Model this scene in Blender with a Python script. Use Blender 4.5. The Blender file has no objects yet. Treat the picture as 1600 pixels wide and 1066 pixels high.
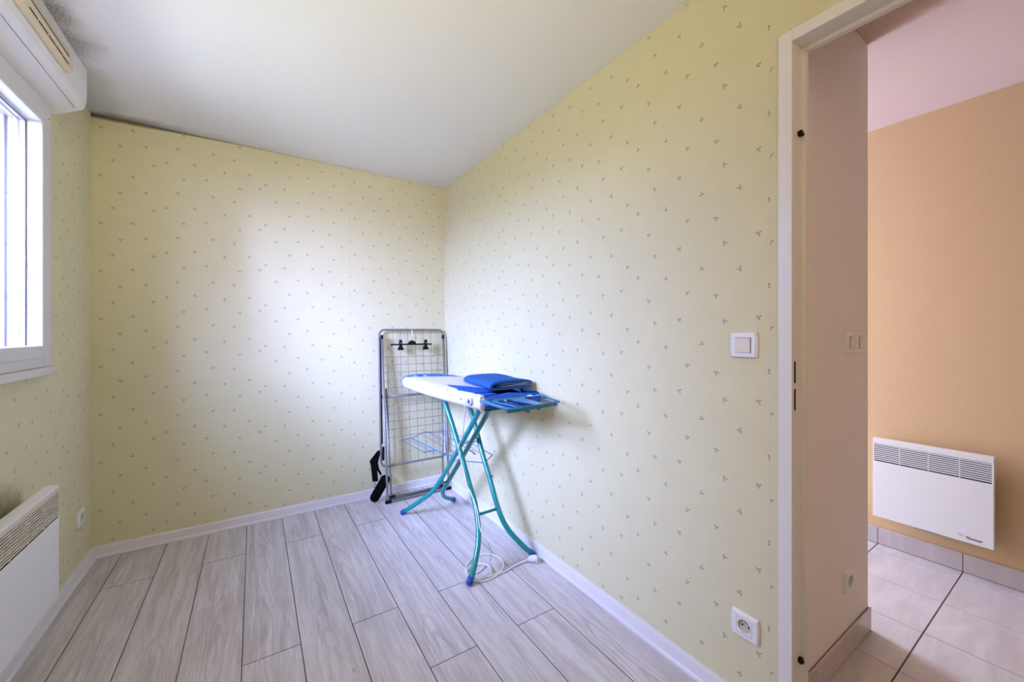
import bpy, bmesh, math, random
from mathutils import Vector, Matrix
random.seed(7)
C = bpy.context.scene.collection
S = bpy.context.scene
PI = math.pi

# ---------------------------------------------------------------- camera
HC = 1.235
cam_d = bpy.data.cameras.new('camera'); cam = bpy.data.objects.new('camera', cam_d); C.objects.link(cam)
cam.location = (0, 0, HC); cam.rotation_euler = (PI/2, 0, -math.radians(33.1))
cam_d.sensor_width = 36; cam_d.lens = 36*618/1600; cam_d.shift_y = -12/1600
cam_d.clip_start = 0.02
S.camera = cam
# ---------------------------------------------------------------- light
S.view_settings.view_transform = 'Standard'; S.view_settings.look = 'None'
S.view_settings.gamma = 1; S.view_settings.exposure = 0.0
S.view_settings.use_curve_mapping = False
w = bpy.data.worlds.new('sky'); S.world = w; w.use_nodes = True
bg = w.node_tree.nodes['Background']; bg.inputs[0].default_value = (.85, .92, 1, 1); bg.inputs[1].default_value = .9

def area(name, loc, target, sx, sy, power, col, spread=180):
    d = bpy.data.lights.new(name, 'AREA'); d.shape = 'RECTANGLE'; d.size = sx; d.size_y = sy
    d.energy = power; d.color = col; d.spread = math.radians(spread)
    o = bpy.data.objects.new(name, d); C.objects.link(o); o.location = loc
    o.rotation_euler = (Vector(target)-Vector(loc)).to_track_quat('-Z', 'Y').to_euler()
    return o
area('sky_through_window', (-2.3, 1.55, 2.75), (-.75, 1.95, 1.62), 2.2, 1.7, 520, (.385, .475, 1))
area('sky_along_facade', (-2.0, .5, 2.3), (-.75, 1.95, 1.62), 1.2, 1.6, 540, (.385, .43, 1))
area('high_sky_along_facade', (-2.2, .6, 3.2), (-.75, 1.95, 1.62), 1.6, 1.4, 640, (.33, .50, 1))
area('low_sky', (-3.2, 1.3, 2.5), (-.75, 1.9, 1.6), 3.4, 1.3, 525, (.375, .48, 1))
area('outdoor_fill', (-1.5, 1.9, 2.4), (-.5, 1.9, 1.2), 1.4, 1.0, 75, (.48, .60, 1))  # extra lamp added outside the window to balance the daylight
area('light_off_the_ground', (-2.3, 1.9, .2), (-.75, 1.9, 1.62), 2.5, 1.5, 138, (.80, .95, 1))
area('daylight_down_hall', (2.62, 3.2, 1.25), (2.62, 0, 1.15), .8, 2.0, 126, (.56, .72, 1))
area('warm_ceiling_fill', (-.2, -.5, 1.3), (0, .9, 2.44), .4, .4, 8.4, (1, .89, .39), 90)  # both warm lamps are unseen fills added behind the camera
area('warm_fill', (0, -.8, 1.9), (.2, 2, 1.2), 1.6, .9, 8.6, (1, .68, .52))

# ---------------------------------------------------------------- helpers
def tag(o, label=None, cat=None, group=None, kind=None):
    if label: o['label'] = label
    if cat: o['category'] = cat
    if group: o['group'] = group
    if kind: o['kind'] = kind
    return o
def thing(name, label, cat, loc=(0, 0, 0), rz=0, group=None, kind=None):
    o = bpy.data.objects.new(name, None); C.objects.link(o); o.location = loc; o.rotation_euler = (0, 0, rz)
    o.empty_display_size = .05
    return tag(o, label, cat, group, kind)
def catmull(pts, n=6, closed=False):
    P = [Vector(p) for p in pts]; out = []; N = len(P)
    for i in range(N if closed else N-1):
        if closed: a, b, c, d = P[(i-1) % N], P[i], P[(i+1) % N], P[(i+2) % N]
        else: a, b, c, d = P[max(i-1, 0)], P[i], P[i+1], P[min(i+2, N-1)]
        for k in range(n):
            t = k/n
            out.append(.5*((2*b)+(c-a)*t+(2*a-5*b+4*c-d)*t*t+(3*b-a-3*c+d)*t**3))
    if not closed: out.append(P[-1])
    return out
class MB:
    def __init__(s): s.bm = bmesh.new()
    def box(s, x0, x1, y0, y1, z0, z1, bev=0, mi=0, seg=2):
        b = bmesh.new(); bmesh.ops.create_cube(b, size=1)
        for v in b.verts: v.co = Vector(((x0+x1)/2+v.co.x*(x1-x0), (y0+y1)/2+v.co.y*(y1-y0), (z0+z1)/2+v.co.z*(z1-z0)))
        if bev: bmesh.ops.bevel(b, geom=b.edges[:], offset=bev, segments=seg, affect='EDGES', profile=.5)
        return s.merge(b, mi)
    def merge(s, b, mi=0, M=None):
        m = {}
        for v in b.verts: m[v] = s.bm.verts.new(M @ v.co if M else v.co)
        for f in b.faces:
            try:
                nf = s.bm.faces.new([m[v] for v in f.verts]); nf.material_index = mi or f.material_index; nf.smooth = f.smooth
            except ValueError: pass
        b.free(); return s
    def tube(s, pts, r, seg=8, closed=False, mi=0, cap=True, flat=None):
        P = [Vector(p) for p in pts]; N = len(P); rings = []; up = None
        for i in range(N):
            if closed: t = (P[(i+1) % N]-P[i-1])
            else: t = P[min(i+1, N-1)]-P[max(i-1, 0)]
            t.normalize()
            if up is None:
                up = Vector((0, 0, 1)) if abs(t.z) < .9 else Vector((1, 0, 0))
            up = (up-t*up.dot(t)).normalized(); sd = t.cross(up)
            rr = r[i] if isinstance(r, (list, tuple)) else r
            fx = flat or 1
            rings.append([s.bm.verts.new(P[i]+(up*math.cos(a)*rr*fx+sd*math.sin(a)*rr)) for a in [2*PI*k/seg for k in range(seg)]])
        for i in range(N if closed else N-1):
            A, B = rings[i], rings[(i+1) % N]
            for k in range(seg):
                f = s.bm.faces.new((A[k], A[(k+1) % seg], B[(k+1) % seg], B[k])); f.smooth = True; f.material_index = mi
        if cap and not closed:
            for R_ in (rings[0][::-1], rings[-1]): s.bm.faces.new(R_).material_index = mi
        return s
    def prism(s, prof, axis, a, b, mi=0, smooth=False):
        """closed 2D profile extruded along an axis; profile is the other two axes in order"""
        def pt(p, t):
            return {'x': (t, p[0], p[1]), 'y': (p[0], t, p[1]), 'z': (p[0], p[1], t)}[axis]
        A = [s.bm.verts.new(pt(p, a)) for p in prof]; B = [s.bm.verts.new(pt(p, b)) for p in prof]; n = len(prof)
        for i in range(n):
            f = s.bm.faces.new((A[i], A[(i+1) % n], B[(i+1) % n], B[i])); f.smooth = smooth; f.material_index = mi
        s.bm.faces.new(A[::-1]).material_index = mi; s.bm.faces.new(B).material_index = mi
        return s
    def cyl(s, c, r, h, axis='z', seg=20, r2=None, mi=0, bev=0):
        b = bmesh.new(); bmesh.ops.create_cone(b, cap_ends=True, segments=seg, radius1=r, radius2=r if r2 is None else r2, depth=h)
        if bev: bmesh.ops.bevel(b, geom=[e for e in b.edges if len(e.link_faces) == 2 and e.calc_face_angle(0) > .8], offset=bev, segments=2, affect='EDGES', profile=.5)
        for f in b.faces: f.smooth = len(f.verts) == 4
        M = {'z': Matrix(), 'x': Matrix.Rotation(PI/2, 4, 'Y'), 'y': Matrix.Rotation(-PI/2, 4, 'X')}[axis]
        return s.merge(b, mi, Matrix.Translation(c) @ M)
    def rings(s, R, mi=0, capA=True, capB=True, smooth=True):
        V = [[s.bm.verts.new(p) for p in r] for r in R]; n = len(R[0])
        for A, B in zip(V, V[1:]):
            for k in range(n):
                f = s.bm.faces.new((A[k], A[(k+1) % n], B[(k+1) % n], B[k])); f.smooth = smooth; f.material_index = mi
        if capA: s.bm.faces.new(V[0][::-1]).material_index = mi
        if capB: s.bm.faces.new(V[-1]).material_index = mi
        return s
    def frame(s, axis, a, b, u0, u1, v0, v1, wu, wv, bev=0, mi=0):
        """rectangular ring: outer u0..u1 x v0..v1, member widths wu (sides) / wv (top, bottom), depth a..b on axis"""
        for (p0, p1, q0, q1) in ((u0, u0+wu, v0, v1), (u1-wu, u1, v0, v1), (u0+wu, u1-wu, v0, v0+wv), (u0+wu, u1-wu, v1-wv, v1)):
            if axis == 'x': s.box(a, b, p0, p1, q0, q1, bev, mi)
            elif axis == 'y': s.box(p0, p1, a, b, q0, q1, bev, mi)
            else: s.box(p0, p1, q0, q1, a, b, bev, mi)
        return s
    def mesh(s, name, mats, uv=False):
        bmesh.ops.recalc_face_normals(s.bm, faces=s.bm.faces[:])
        if uv:
            L = s.bm.loops.layers.uv.new('metres'); s.bm.normal_update()
            for f in s.bm.faces:
                n = f.normal; i = max(range(3), key=lambda k: abs(n[k]))
                for l in f.loops:
                    c = l.vert.co; l[L].uv = ((c.y, c.z), (c.x, c.z), (c.x, c.y))[i]
        me = bpy.data.meshes.new(name); s.bm.to_mesh(me); s.bm.free()
        for m in (mats if isinstance(mats, (list, tuple)) else [mats]): me.materials.append(m)
        return me
    def build(s, name, mats, parent=None, uv=False, label=None):
        o = bpy.data.objects.new(name, s.mesh(name, mats, uv)); C.objects.link(o)
        if parent: o.parent = parent
        if label: o['label'] = label
        return o
def copy_mesh(name, me, parent, loc=(0, 0, 0), rot=(0, 0, 0)):
    o = bpy.data.objects.new(name, me); C.objects.link(o); o.parent = parent; o.location = loc; o.rotation_euler = rot
    return o

# ---------------------------------------------------------------- materials
class NT:
    def __init__(s, m): s.t = m.node_tree; s.b = s.t.nodes['Principled BSDF']
    def n(s, typ, ins=None, **kw):
        x = s.t.nodes.new(typ)
        for k, v in kw.items(): setattr(x, k, v)
        for k, v in (ins or {}).items():
            if hasattr(v, 'is_output') or isinstance(v, bpy.types.NodeSocket): s.t.links.new(v, x.inputs[k])
            else: x.inputs[k].default_value = v
        return x
    def math(s, op, a, b=0, c=0, clamp=False):
        x = s.n('ShaderNodeMath', {0: a, 1: b, 2: c}, operation=op); x.use_clamp = clamp; return x.outputs[0]
    def vm(s, op, a, b=(0, 0, 0), c=(0, 0, 0)):
        x = s.n('ShaderNodeVectorMath', {0: a, 1: b, 2: c}, operation=op)
        return x.outputs[1] if op in ('LENGTH', 'DISTANCE', 'DOT_PRODUCT') else x.outputs[0]
    def mix(s, f, a, b):
        x = s.n('ShaderNodeMix', data_type='RGBA')
        for k, v in ((0, f), (6, a), (7, b)):
            if isinstance(v, bpy.types.NodeSocket): s.t.links.new(v, x.inputs[k])
            else: x.inputs[k].default_value = v if k == 0 else (*v, 1)[:4]
        return x.outputs[2]
    def step(s, v, a, b):
        x = s.n('ShaderNodeMapRange', {0: v, 1: a, 2: b, 3: 0, 4: 1}, interpolation_type='SMOOTHSTEP'); return x.outputs[0]
    def noise(s, vec, scale, detail=3, rough=.5, dist=0):
        return s.n('ShaderNodeTexNoise', {'Vector': vec, 'Scale': scale, 'Detail': detail, 'Roughness': rough, 'Distortion': dist}).outputs[0]
    def bump(s, h, strength, dist=.001):
        x = s.n('ShaderNodeBump', {'Height': h, 'Strength': strength, 'Distance': dist}); s.t.links.new(x.outputs[0], s.b.inputs['Normal'])
    def base(s, c):
        s.t.links.new(c, s.b.inputs['Base Color'])
def mat(name, col, rough=.5, metal=0, spec=.5, coat=0):
    m = bpy.data.materials.new(name); m.use_nodes = True; b = m.node_tree.nodes['Principled BSDF']
    b.inputs['Base Color'].default_value = (*col, 1); b.inputs['Roughness'].default_value = rough
    b.inputs['Metallic'].default_value = metal; b.inputs['Specular IOR Level'].default_value = spec
    b.inputs['Coat Weight'].default_value = coat
    return m
def fine(m, scale=40, strength=.15, vary=.04, dist=.001):
    """small procedural unevenness on a plain coloured material"""
    t = NT(m); col = tuple(t.b.inputs['Base Color'].default_value)[:3]
    co = t.n('ShaderNodeTexCoord').outputs['Object']; nz = t.noise(co, scale, 4)
    t.base(t.mix(nz, tuple(c*(1-vary) for c in col), tuple(min(1, c*(1+vary)) for c in col)))
    if strength: t.bump(nz, strength, dist)
    return m

def wallpaper():
    m = mat('sprig_wallpaper', (.7, .66, .47), .75, spec=.2); t = NT(m)
    uv = t.n('ShaderNodeUVMap', uv_map='metres').outputs[0]
    sep = t.n('ShaderNodeSeparateXYZ', {0: uv}); u, v = sep.outputs[0], sep.outputs[1]
    # strips of paper hung with a half drop
    strip = t.math('FLOOR', t.math('DIVIDE', t.math('SUBTRACT', u, 1.115), .53))
    v2 = t.math('ADD', v, t.math('MULTIPLY', t.math('ADD', strip, 1), .1322))
    p = t.n('ShaderNodeCombineXYZ', {0: u, 1: v2, 2: 0.0}).outputs[0]
    PW, PH = .277, .2645
    sprigs = [(.584, .059, .3), (.619, .226, 1.9), (.674, .124, -.6), (.727, .217, 2.6), (.754, .043, -1.9), (.806, .139, .9)]
    dark = None; soft = None
    def mn(a, b): return b if a is None else t.math('MINIMUM', a, b)
    def wrap(c): return t.vm('WRAP', t.vm('SUBTRACT', p, (c[0], c[1], 0)), (PW/2, PH/2, 1), (-PW/2, -PH/2, -1))
    for (cx, cy, a) in sprigs:
        d = wrap((cx, cy))
        for (r, th, rot, L, W) in ((.0062, .5, .7, .0062, .0025), (.0058, 2.2, 2.0, .0055, .0023), (.0052, -1.3, -.4, .0056, .0022)):
            mp = t.n('ShaderNodeMapping', {'Vector': d, 'Location': (.95*r*math.cos(a+th), .95*r*math.sin(a+th), 0), 'Rotation': (0, 0, a+rot), 'Scale': (L*.92, W, 1)}, vector_type='TEXTURE')
            dark = mn(dark, t.vm('LENGTH', mp.outputs[0]))
    for k, (cx, cy) in enumerate([(.603, .13), (.648, .02), (.70, .06), (.745, .135), (.775, .225), (.84, .24)]):
        soft = mn(soft, t.vm('LENGTH', t.vm('MULTIPLY', wrap((cx, cy)), (1/.0035, 1/.0028, 0))))
    fd = t.math('MULTIPLY', t.math('SUBTRACT', 1, t.step(dark, .70, 1.30)), .66)
    fs = t.math('MULTIPLY', t.math('SUBTRACT', 1, t.step(soft, .4, 1.2)), .32)
    nz = t.noise(uv, 9, 4); fib = t.noise(t.vm('MULTIPLY', uv, (900, 260, 1)), 1, 2)
    c = t.mix(nz, (.70, .655, .425), (.75, .705, .465))
    c = t.mix(t.math('MULTIPLY', fib, .10), c, (.62, .60, .42))
    # hair-line joint between the strips
    fr = t.math('ABSOLUTE', t.math('SUBTRACT', t.math('FRACT', t.math('DIVIDE', t.math('SUBTRACT', u, 1.115), .53)), .5))
    seam = t.math('MULTIPLY', t.step(fr, .4982, .4995), .25)
    c = t.mix(seam, c, (.45, .42, .28))
    c = t.mix(fs, c, (.40, .36, .34)); c = t.mix(fd, c, (.17, .145, .125))
    # damp stains: along the top of the back corner, and above the heater
    return m, t, uv, u, v, c
wp, t, uv, u, v, c = wallpaper(); t.base(c)
t.bump(t.noise(t.vm('MULTIPLY', uv, (700, 300, 1)), 1, 2), .12, .0004)
M = {}
M['paper'] = wp
def stained(name, fn):
    m, t, uv, u, v, c = wallpaper(); m.name = name
    c = fn(t, uv, u, v, c); t.base(c); return m
def stain_left(t, uv, u, v, c):
    d = t.vm('LENGTH', t.vm('MULTIPLY', t.vm('SUBTRACT', uv, (2.02, .60, 0)), (1/.30, 1/.15, 0)))
    n = t.noise(uv, 14, 5, .65)
    f = t.math('MULTIPLY', t.step(t.math('ADD', d, t.math('MULTIPLY', n, .7)), 1.45, .45), .92)
    return t.mix(f, c, (.085, .085, .012))
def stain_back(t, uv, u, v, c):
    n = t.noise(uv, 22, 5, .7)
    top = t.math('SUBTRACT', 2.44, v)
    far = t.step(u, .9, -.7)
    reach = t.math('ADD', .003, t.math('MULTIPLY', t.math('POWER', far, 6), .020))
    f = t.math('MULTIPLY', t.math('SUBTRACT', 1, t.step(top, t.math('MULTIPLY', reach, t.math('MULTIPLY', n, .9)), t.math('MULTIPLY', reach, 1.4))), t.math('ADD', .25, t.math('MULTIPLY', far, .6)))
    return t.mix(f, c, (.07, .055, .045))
M['paper_left'] = stained('stained_wallpaper_window_side', stain_left)
M['paper_back'] = stained('stained_wallpaper_back', stain_back)

def ceiling_mat(name, col, mould):
    m = mat(name, col, .85, spec=.15); t = NT(m)
    uv = t.n('ShaderNodeUVMap', uv_map='metres').outputs[0]
    sep = t.n('ShaderNodeSeparateXYZ', {0: uv}); u, v = sep.outputs[0], sep.outputs[1]
    g = t.noise(uv, 55, 5, .6); t.bump(g, .22, .004)
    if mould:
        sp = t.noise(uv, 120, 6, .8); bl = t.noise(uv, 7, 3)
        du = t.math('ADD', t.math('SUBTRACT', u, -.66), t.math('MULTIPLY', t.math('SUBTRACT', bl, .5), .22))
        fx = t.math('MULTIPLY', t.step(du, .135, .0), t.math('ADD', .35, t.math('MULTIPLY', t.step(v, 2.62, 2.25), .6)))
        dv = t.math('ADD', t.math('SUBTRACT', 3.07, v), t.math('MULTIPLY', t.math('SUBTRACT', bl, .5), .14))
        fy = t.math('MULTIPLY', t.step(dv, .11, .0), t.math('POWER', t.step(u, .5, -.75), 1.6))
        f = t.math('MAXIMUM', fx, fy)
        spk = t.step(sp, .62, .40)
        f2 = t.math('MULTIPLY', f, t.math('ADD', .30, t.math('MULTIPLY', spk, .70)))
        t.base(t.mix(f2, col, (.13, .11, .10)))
    return m
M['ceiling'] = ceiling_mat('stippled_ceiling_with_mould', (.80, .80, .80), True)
M['hall_ceiling'] = ceiling_mat('hall_ceiling_paint', (.65, .495, .46), False)
M['hall_white'] = fine(mat('pinkish_white_paint', (.90, .83, .80), .7, spec=.25), 60, .25, .02, .002)
M['orange'] = fine(mat('apricot_paint', (.68, .465, .275), .75, spec=.2), 60, .3, .03, .002)
M['white_paint'] = fine(mat('white_gloss_paint', (.80, .78, .80), .35), 30, .05, .02)
M['frame_paint'] = fine(mat('door_frame_paint', (.81, .79, .77), .4), 30, .05, .02)
M['pvc'] = fine(mat('white_upvc', (.72, .72, .75), .3), 20, .03, .01)
M['box_pvc'] = fine(mat('shutter_box_plastic', (.84, .84, .86), .35), 20, .04, .015)
M['cream'] = fine(mat('yellowed_cream_plastic', (.74, .64, .44), .4), 30, .05, .03)
M['heater'] = fine(mat('white_enamel', (.86, .86, .89), .35), 30, .04, .015)
M['heater_aged'] = fine(mat('aged_white_enamel', (.74, .66, .57), .4), 30, .04, .05)
M['switch'] = fine(mat('white_switch_plastic', (.86, .86, .86), .3), 30, .03, .01)
M['switch_cream'] = fine(mat('cream_switch_plastic', (.80, .76, .66), .3), 30, .03, .01)
M['well'] = fine(mat('ivory_socket_well', (.62, .58, .48), .4), 30, .03, .01)
M['black'] = fine(mat('black_plastic', (.007, .006, .006), .55, spec=.18), 60, .1, .1)
M['slot'] = mat('dark_void', (.010, .009, .009), .8)
M['inner'] = fine(mat('shadowed_metal_interior', (.03, .028, .03), .7), 20, .05, .1)
M['rubber'] = fine(mat('dark_gasket', (.06, .06, .07), .6), 60, .1, .1)
M['webbing'] = fine(mat('black_webbing', (.005, .005, .005), .9, spec=.06), 400, .5, .2)
M['steel'] = fine(mat('grey_painted_steel', (.235, .225, .225), .38, .35), 60, .03, .05)
M['dark_steel'] = fine(mat('dark_grey_steel', (.09, .09, .10), .45, .3), 60, .03, .05)
M['wire'] = fine(mat('grey_coated_wire', (.21, .20, .195), .45, .3), 60, .03, .05)
M['chrome'] = fine(mat('chrome', (.7, .7, .72), .2, 1), 30, .02, .03)
M['teal'] = fine(mat('teal_enamel', (.0, .255, .265), .24, coat=.3), 40, .02, .05)
M['blue_cap'] = fine(mat('blue_plastic', (.006, .055, .33), .35), 40, .05, .05)
M['blue_wire'] = fine(mat('blue_coated_wire', (.012, .085, .36), .35), 40, .03, .05)
M['blue_tray'] = fine(mat('blue_enamel', (.015, .22, .52), .3), 40, .03, .06)
M['teal_dark'] = fine(mat('dark_teal_bar', (.01, .16, .27), .35), 40, .03, .06)
M['cord'] = fine(mat('white_cord', (.78, .78, .82), .45), 80, .05, .03)
M['towel'] = fine(mat('blue_terry', (.034, .135, .47), .95, spec=.1), 230, 1.0, .6, .006)
M['hem'] = fine(mat('pale_hem', (.62, .68, .82), .9), 200, .3, .1)
M['brick'] = fine(mat('orange_render', (.36, .13, .07), .85), 40, .3, .12)
M['grey_rail'] = fine(mat('grey_rail', (.32, .33, .36), .5), 40, .03, .04)
M['ash'] = fine(mat('subfloor', (.05, .045, .04), .9), 20, .1, .1)

def plank_mat():
    m = mat('grey_oak_laminate', (.5, .46, .46), .42, spec=.4); t = NT(m)
    co = t.n('ShaderNodeTexCoord').outputs['Object']; rnd = t.n('ShaderNodeObjectInfo').outputs['Random']
    off = t.n('ShaderNodeCombineXYZ', {0: t.math('MULTIPLY', rnd, 31.7), 1: t.math('MULTIPLY', rnd, 57.3), 2: t.math('MULTIPLY', rnd, 11.1)}).outputs[0]
    p = t.vm('ADD', co, off)
    sx = t.n('ShaderNodeSeparateXYZ', {0: co}); px, py = sx.outputs[0], sx.outputs[1]
    warp = t.noise(t.vm('MULTIPLY', p, (6, 1.6, 1)), 1, 3)
    x0 = t.math('MULTIPLY', t.math('SUBTRACT', t.math('FRACT', t.math('MULTIPLY', rnd, 7.3)), .5), .12)
    dx = t.math('SUBTRACT', px, x0)
    arch = t.math('ADD', t.math('ADD', t.math('MULTIPLY', py, .55), t.math('MULTIPLY', t.math('MULTIPLY', dx, dx), 95)), t.math('MULTIPLY', warp, .75))
    lines = t.math('SINE', t.math('MULTIPLY', arch, 52))
    q = t.vm('ADD', t.vm('MULTIPLY', p, (1, .07, 1)), t.n('ShaderNodeCombineXYZ', {0: t.math('MULTIPLY', warp, .05), 1: 0.0, 2: 0.0}).outputs[0])
    rings = t.n('ShaderNodeTexNoise', {'Vector': q, 'Scale': 34, 'Detail': 6, 'Roughness': .7, 'Distortion': .5}).outputs[0]
    fib = t.noise(t.vm('MULTIPLY', p, (420, 11, 1)), 1, 4, .65)
    dk = t.noise(t.vm('MULTIPLY', q, (2.0, 1.3, 1)), 7, 4, .65, .6)
    msk = t.step(t.noise(t.vm('MULTIPLY', p, (9, 2.2, 1)), 1, 2), .44, .62)
    c = t.mix(t.step(rings, .30, .70), (.51, .46, .465), (.735, .695, .70))
    c = t.mix(t.math('MULTIPLY', t.math('MULTIPLY', t.step(lines, .1, 1.0), msk), .42), c, (.36, .305, .31))
    c = t.mix(t.math('MULTIPLY', t.step(fib, .48, .70), .42), c, (.38, .335, .33))
    c = t.mix(t.math('MULTIPLY', t.step(dk, .56, .74), .58), c, (.30, .245, .245))
    kn = t.n('ShaderNodeTexVoronoi', {'Vector': t.vm('MULTIPLY', p, (5.5, 2.4, 1)), 'Scale': 1.0}).outputs[0]
    c = t.mix(t.math('MULTIPLY', t.step(kn, .045, .012), .5), c, (.2, .15, .14))
    c = t.mix(t.math('MULTIPLY', rnd, .16), c, (.52, .47, .46))
    t.base(c); t.bump(fib, .06, .0006)
    return m
M['plank'] = plank_mat(); M['bevel'] = fine(mat('plank_bevel_paint', (.11, .095, .095), .7), 60, .05, .1)
def tile_mat(name, a, b):
    m = mat(name, a, .22, spec=.5); t = NT(m)
    co = t.n('ShaderNodeTexCoord').outputs['Object']; rnd = t.n('ShaderNodeObjectInfo').outputs['Random']
    p = t.vm('ADD', co, t.n('ShaderNodeCombineXYZ', {0: t.math('MULTIPLY', rnd, 17), 1: t.math('MULTIPLY', rnd, 29), 2: 0.0}).outputs[0])
    n = t.noise(t.vm('MULTIPLY', p, (2.2, 9, 1)), 1.6, 5, .6, .6); t.base(t.mix(t.step(n, .35, .7), a, b))
    return m
M['tile'] = tile_mat('beige_ceramic', (.57, .51, .53), (.66, .60, .635))
M['skirt_tile'] = tile_mat('beige_skirting_ceramic', (.55, .48, .49), (.61, .54, .55))
M['grout'] = fine(mat('dark_grout', (.10, .07, .065), .9), 200, .2, .2)

def glass(name, tint=(1, 1, 1), refl=.08):
    m = bpy.data.materials.new(name); m.use_nodes = True; n = m.node_tree; n.nodes.remove(n.nodes['Principled BSDF'])
    a = n.nodes.new('ShaderNodeBsdfTransparent'); a.inputs[0].default_value = (*tint, 1)
    g = n.nodes.new('ShaderNodeBsdfGlossy'); g.inputs['Roughness'].default_value = .02
    f = n.nodes.new('ShaderNodeLayerWeight'); f.inputs[0].default_value = .25
    mu = n.nodes.new('ShaderNodeMath'); mu.operation = 'MULTIPLY_ADD'; mu.inputs[1].default_value = .5; mu.inputs[2].default_value = refl*.4; mu.use_clamp = True
    x = n.nodes.new('ShaderNodeMixShader')
    n.links.new(f.outputs['Fresnel'], mu.inputs[0]); n.links.new(mu.outputs[0], x.inputs[0])
    n.links.new(a.outputs[0], x.inputs[1]); n.links.new(g.outputs[0], x.inputs[2]); n.links.new(x.outputs[0], n.nodes['Material Output'].inputs[0])
    return m
M['glass'] = glass('window_glass'); M['clear'] = glass('clear_plastic', (.88, .90, .94), .3)

# ---------------------------------------------------------------- room shell
XL, XR, YB, YF, H = -.748, 1.328, 3.065, -.95, 2.44
HX0, HX1, HS = 1.395, 3.08, .572           # hall: near side, far wall, stub wall plane
HYF, HYB = -1.3, 3.45
DY0, DY1, DZ = -.335, .552, 2.118          # hole for the door frame
WY0, WY1, WZ0, WZ1 = 1.33, 2.46, 1.11, 2.15  # hole for the window

def struct(name, mb, m, label, cat, uv=True):
    return tag(mb.build(name, m, None, uv), label, cat, None, 'structure')
b = MB(); b.box(XL-.3, XR+.067, YB, YB+.12, 0, H)
struct('wall_back', b, M['paper_back'], 'sprigged yellow wallpaper wall behind the drying rack', 'wall')
b = MB()
b.box(XL-.3, XL, YF, WY0, 0, H); b.box(XL-.3, XL, WY1, YB, 0, H); b.box(XL-.3, XL, WY0, WY1, 0, WZ0); b.box(XL-.3, XL, WY0, WY1, WZ1, H)
struct('wall_left', b, M['paper_left'], 'sprigged yellow wallpaper wall around the window, stained above the heater', 'wall')
b = MB()
for (y0, y1, z0, z1) in ((DY1, YB, 0, H), (YF, DY0, 0, H), (DY0, DY1, DZ, H)): b.box(XR, HX0, y0, y1, z0, z1)
o = struct('wall_right', b, [M['paper'], M['hall_white']], 'long sprigged yellow wallpaper wall with the doorway in it', 'wall')
for f in o.data.polygons:
    if f.normal.x > .5: f.material_index = 1
b = MB(); b.box(XL-.3, HX0, YF-.12, YF, 0, H); struct('wall_front', b, M['paper'], 'wallpapered wall behind the camera', 'wall')
b = MB(); b.box(XL-.3, HX0-.001, YF-.12, YB+.12, H, H+.1); struct('ceiling', b, M['ceiling'], 'white stippled ceiling with dark mould beside the shutter box', 'ceiling')
# hall
b = MB(); b.box(HX0, 2.145, HS, HYB, 0, H); struct('wall_hall_side', b, M['hall_white'], 'pinkish white return wall just beyond the door frame', 'wall')
b = MB(); b.box(HX1, HX1+.1, HYF, HYB, 0, H); struct('wall_hall_far', b, M['orange'], 'apricot painted wall behind the hall heater', 'wall')
b = MB(); b.box(2.145, HX1, HYB, HYB+.1, 0, H); struct('wall_hall_end', b, M['orange'], 'end wall of the hall, out of sight round the corner', 'wall')
b = MB(); b.box(HX0, HX1+.1, HYF-.1, HYF, 0, H); struct('wall_hall_front', b, M['orange'], 'hall wall behind the camera', 'wall')
b = MB(); b.box(HX0, HX1+.1, HYF-.1, HYB+.1, H, H+.1); struct('ceiling_hall', b, M['hall_ceiling'], 'pinkish ceiling of the hall through the doorway', 'ceiling')

# plank floor
b = MB(); b.box(XL, XR+.035, YF, YB, -.05, -.008)
floor = struct('floor', b, M['ash'], 'grey oak laminate plank floor of the wallpapered room', 'floor')
cache = {}
def plank(x0, x1, y0, y1):
    k = (round(x1-x0, 3), round(y1-y0, 3))
    if k not in cache:
        hw, hl = k[0]/2, k[1]/2; p = MB(); g, ch = .0005, .0011
        p.rings([[(-hw+g, -hl+g, -.008), (hw-g, -hl+g, -.008), (hw-g, hl-g, -.008), (-hw+g, hl-g, -.008)],
                 [(-hw+g, -hl+g, -ch), (hw-g, -hl+g, -ch), (hw-g, hl-g, -ch), (-hw+g, hl-g, -ch)],
                 [(-hw+g+ch, -hl+g+ch, 0), (hw-g-ch, -hl+g+ch, 0), (hw-g-ch, hl-g-ch, 0), (-hw+g+ch, hl-g-ch, 0)]], smooth=False)
        cache[k] = p.mesh('plank', [M['plank'], M['bevel']])
        for f in cache[k].polygons: f.material_index = 0 if f.normal.z > .95 else 1
    copy_mesh('plank', cache[k], floor, ((x0+x1)/2, (y0+y1)/2, 0))
for r in range(-1, 11):
    x0, x1 = -.621+.1942*r, -.621+.1942*(r+1)
    x0, x1 = max(x0, XL), min(x1, XR+.03)
    st = 1.386 if r % 2 == 0 else 1.775
    ends = [st+1.286*k for k in range(-3, 3)]
    for a, e in zip(ends, ends[1:]):
        a, e = max(a, YF), min(e, YB)
        if e-a > .02: plank(x0, x1, a, e)

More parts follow.
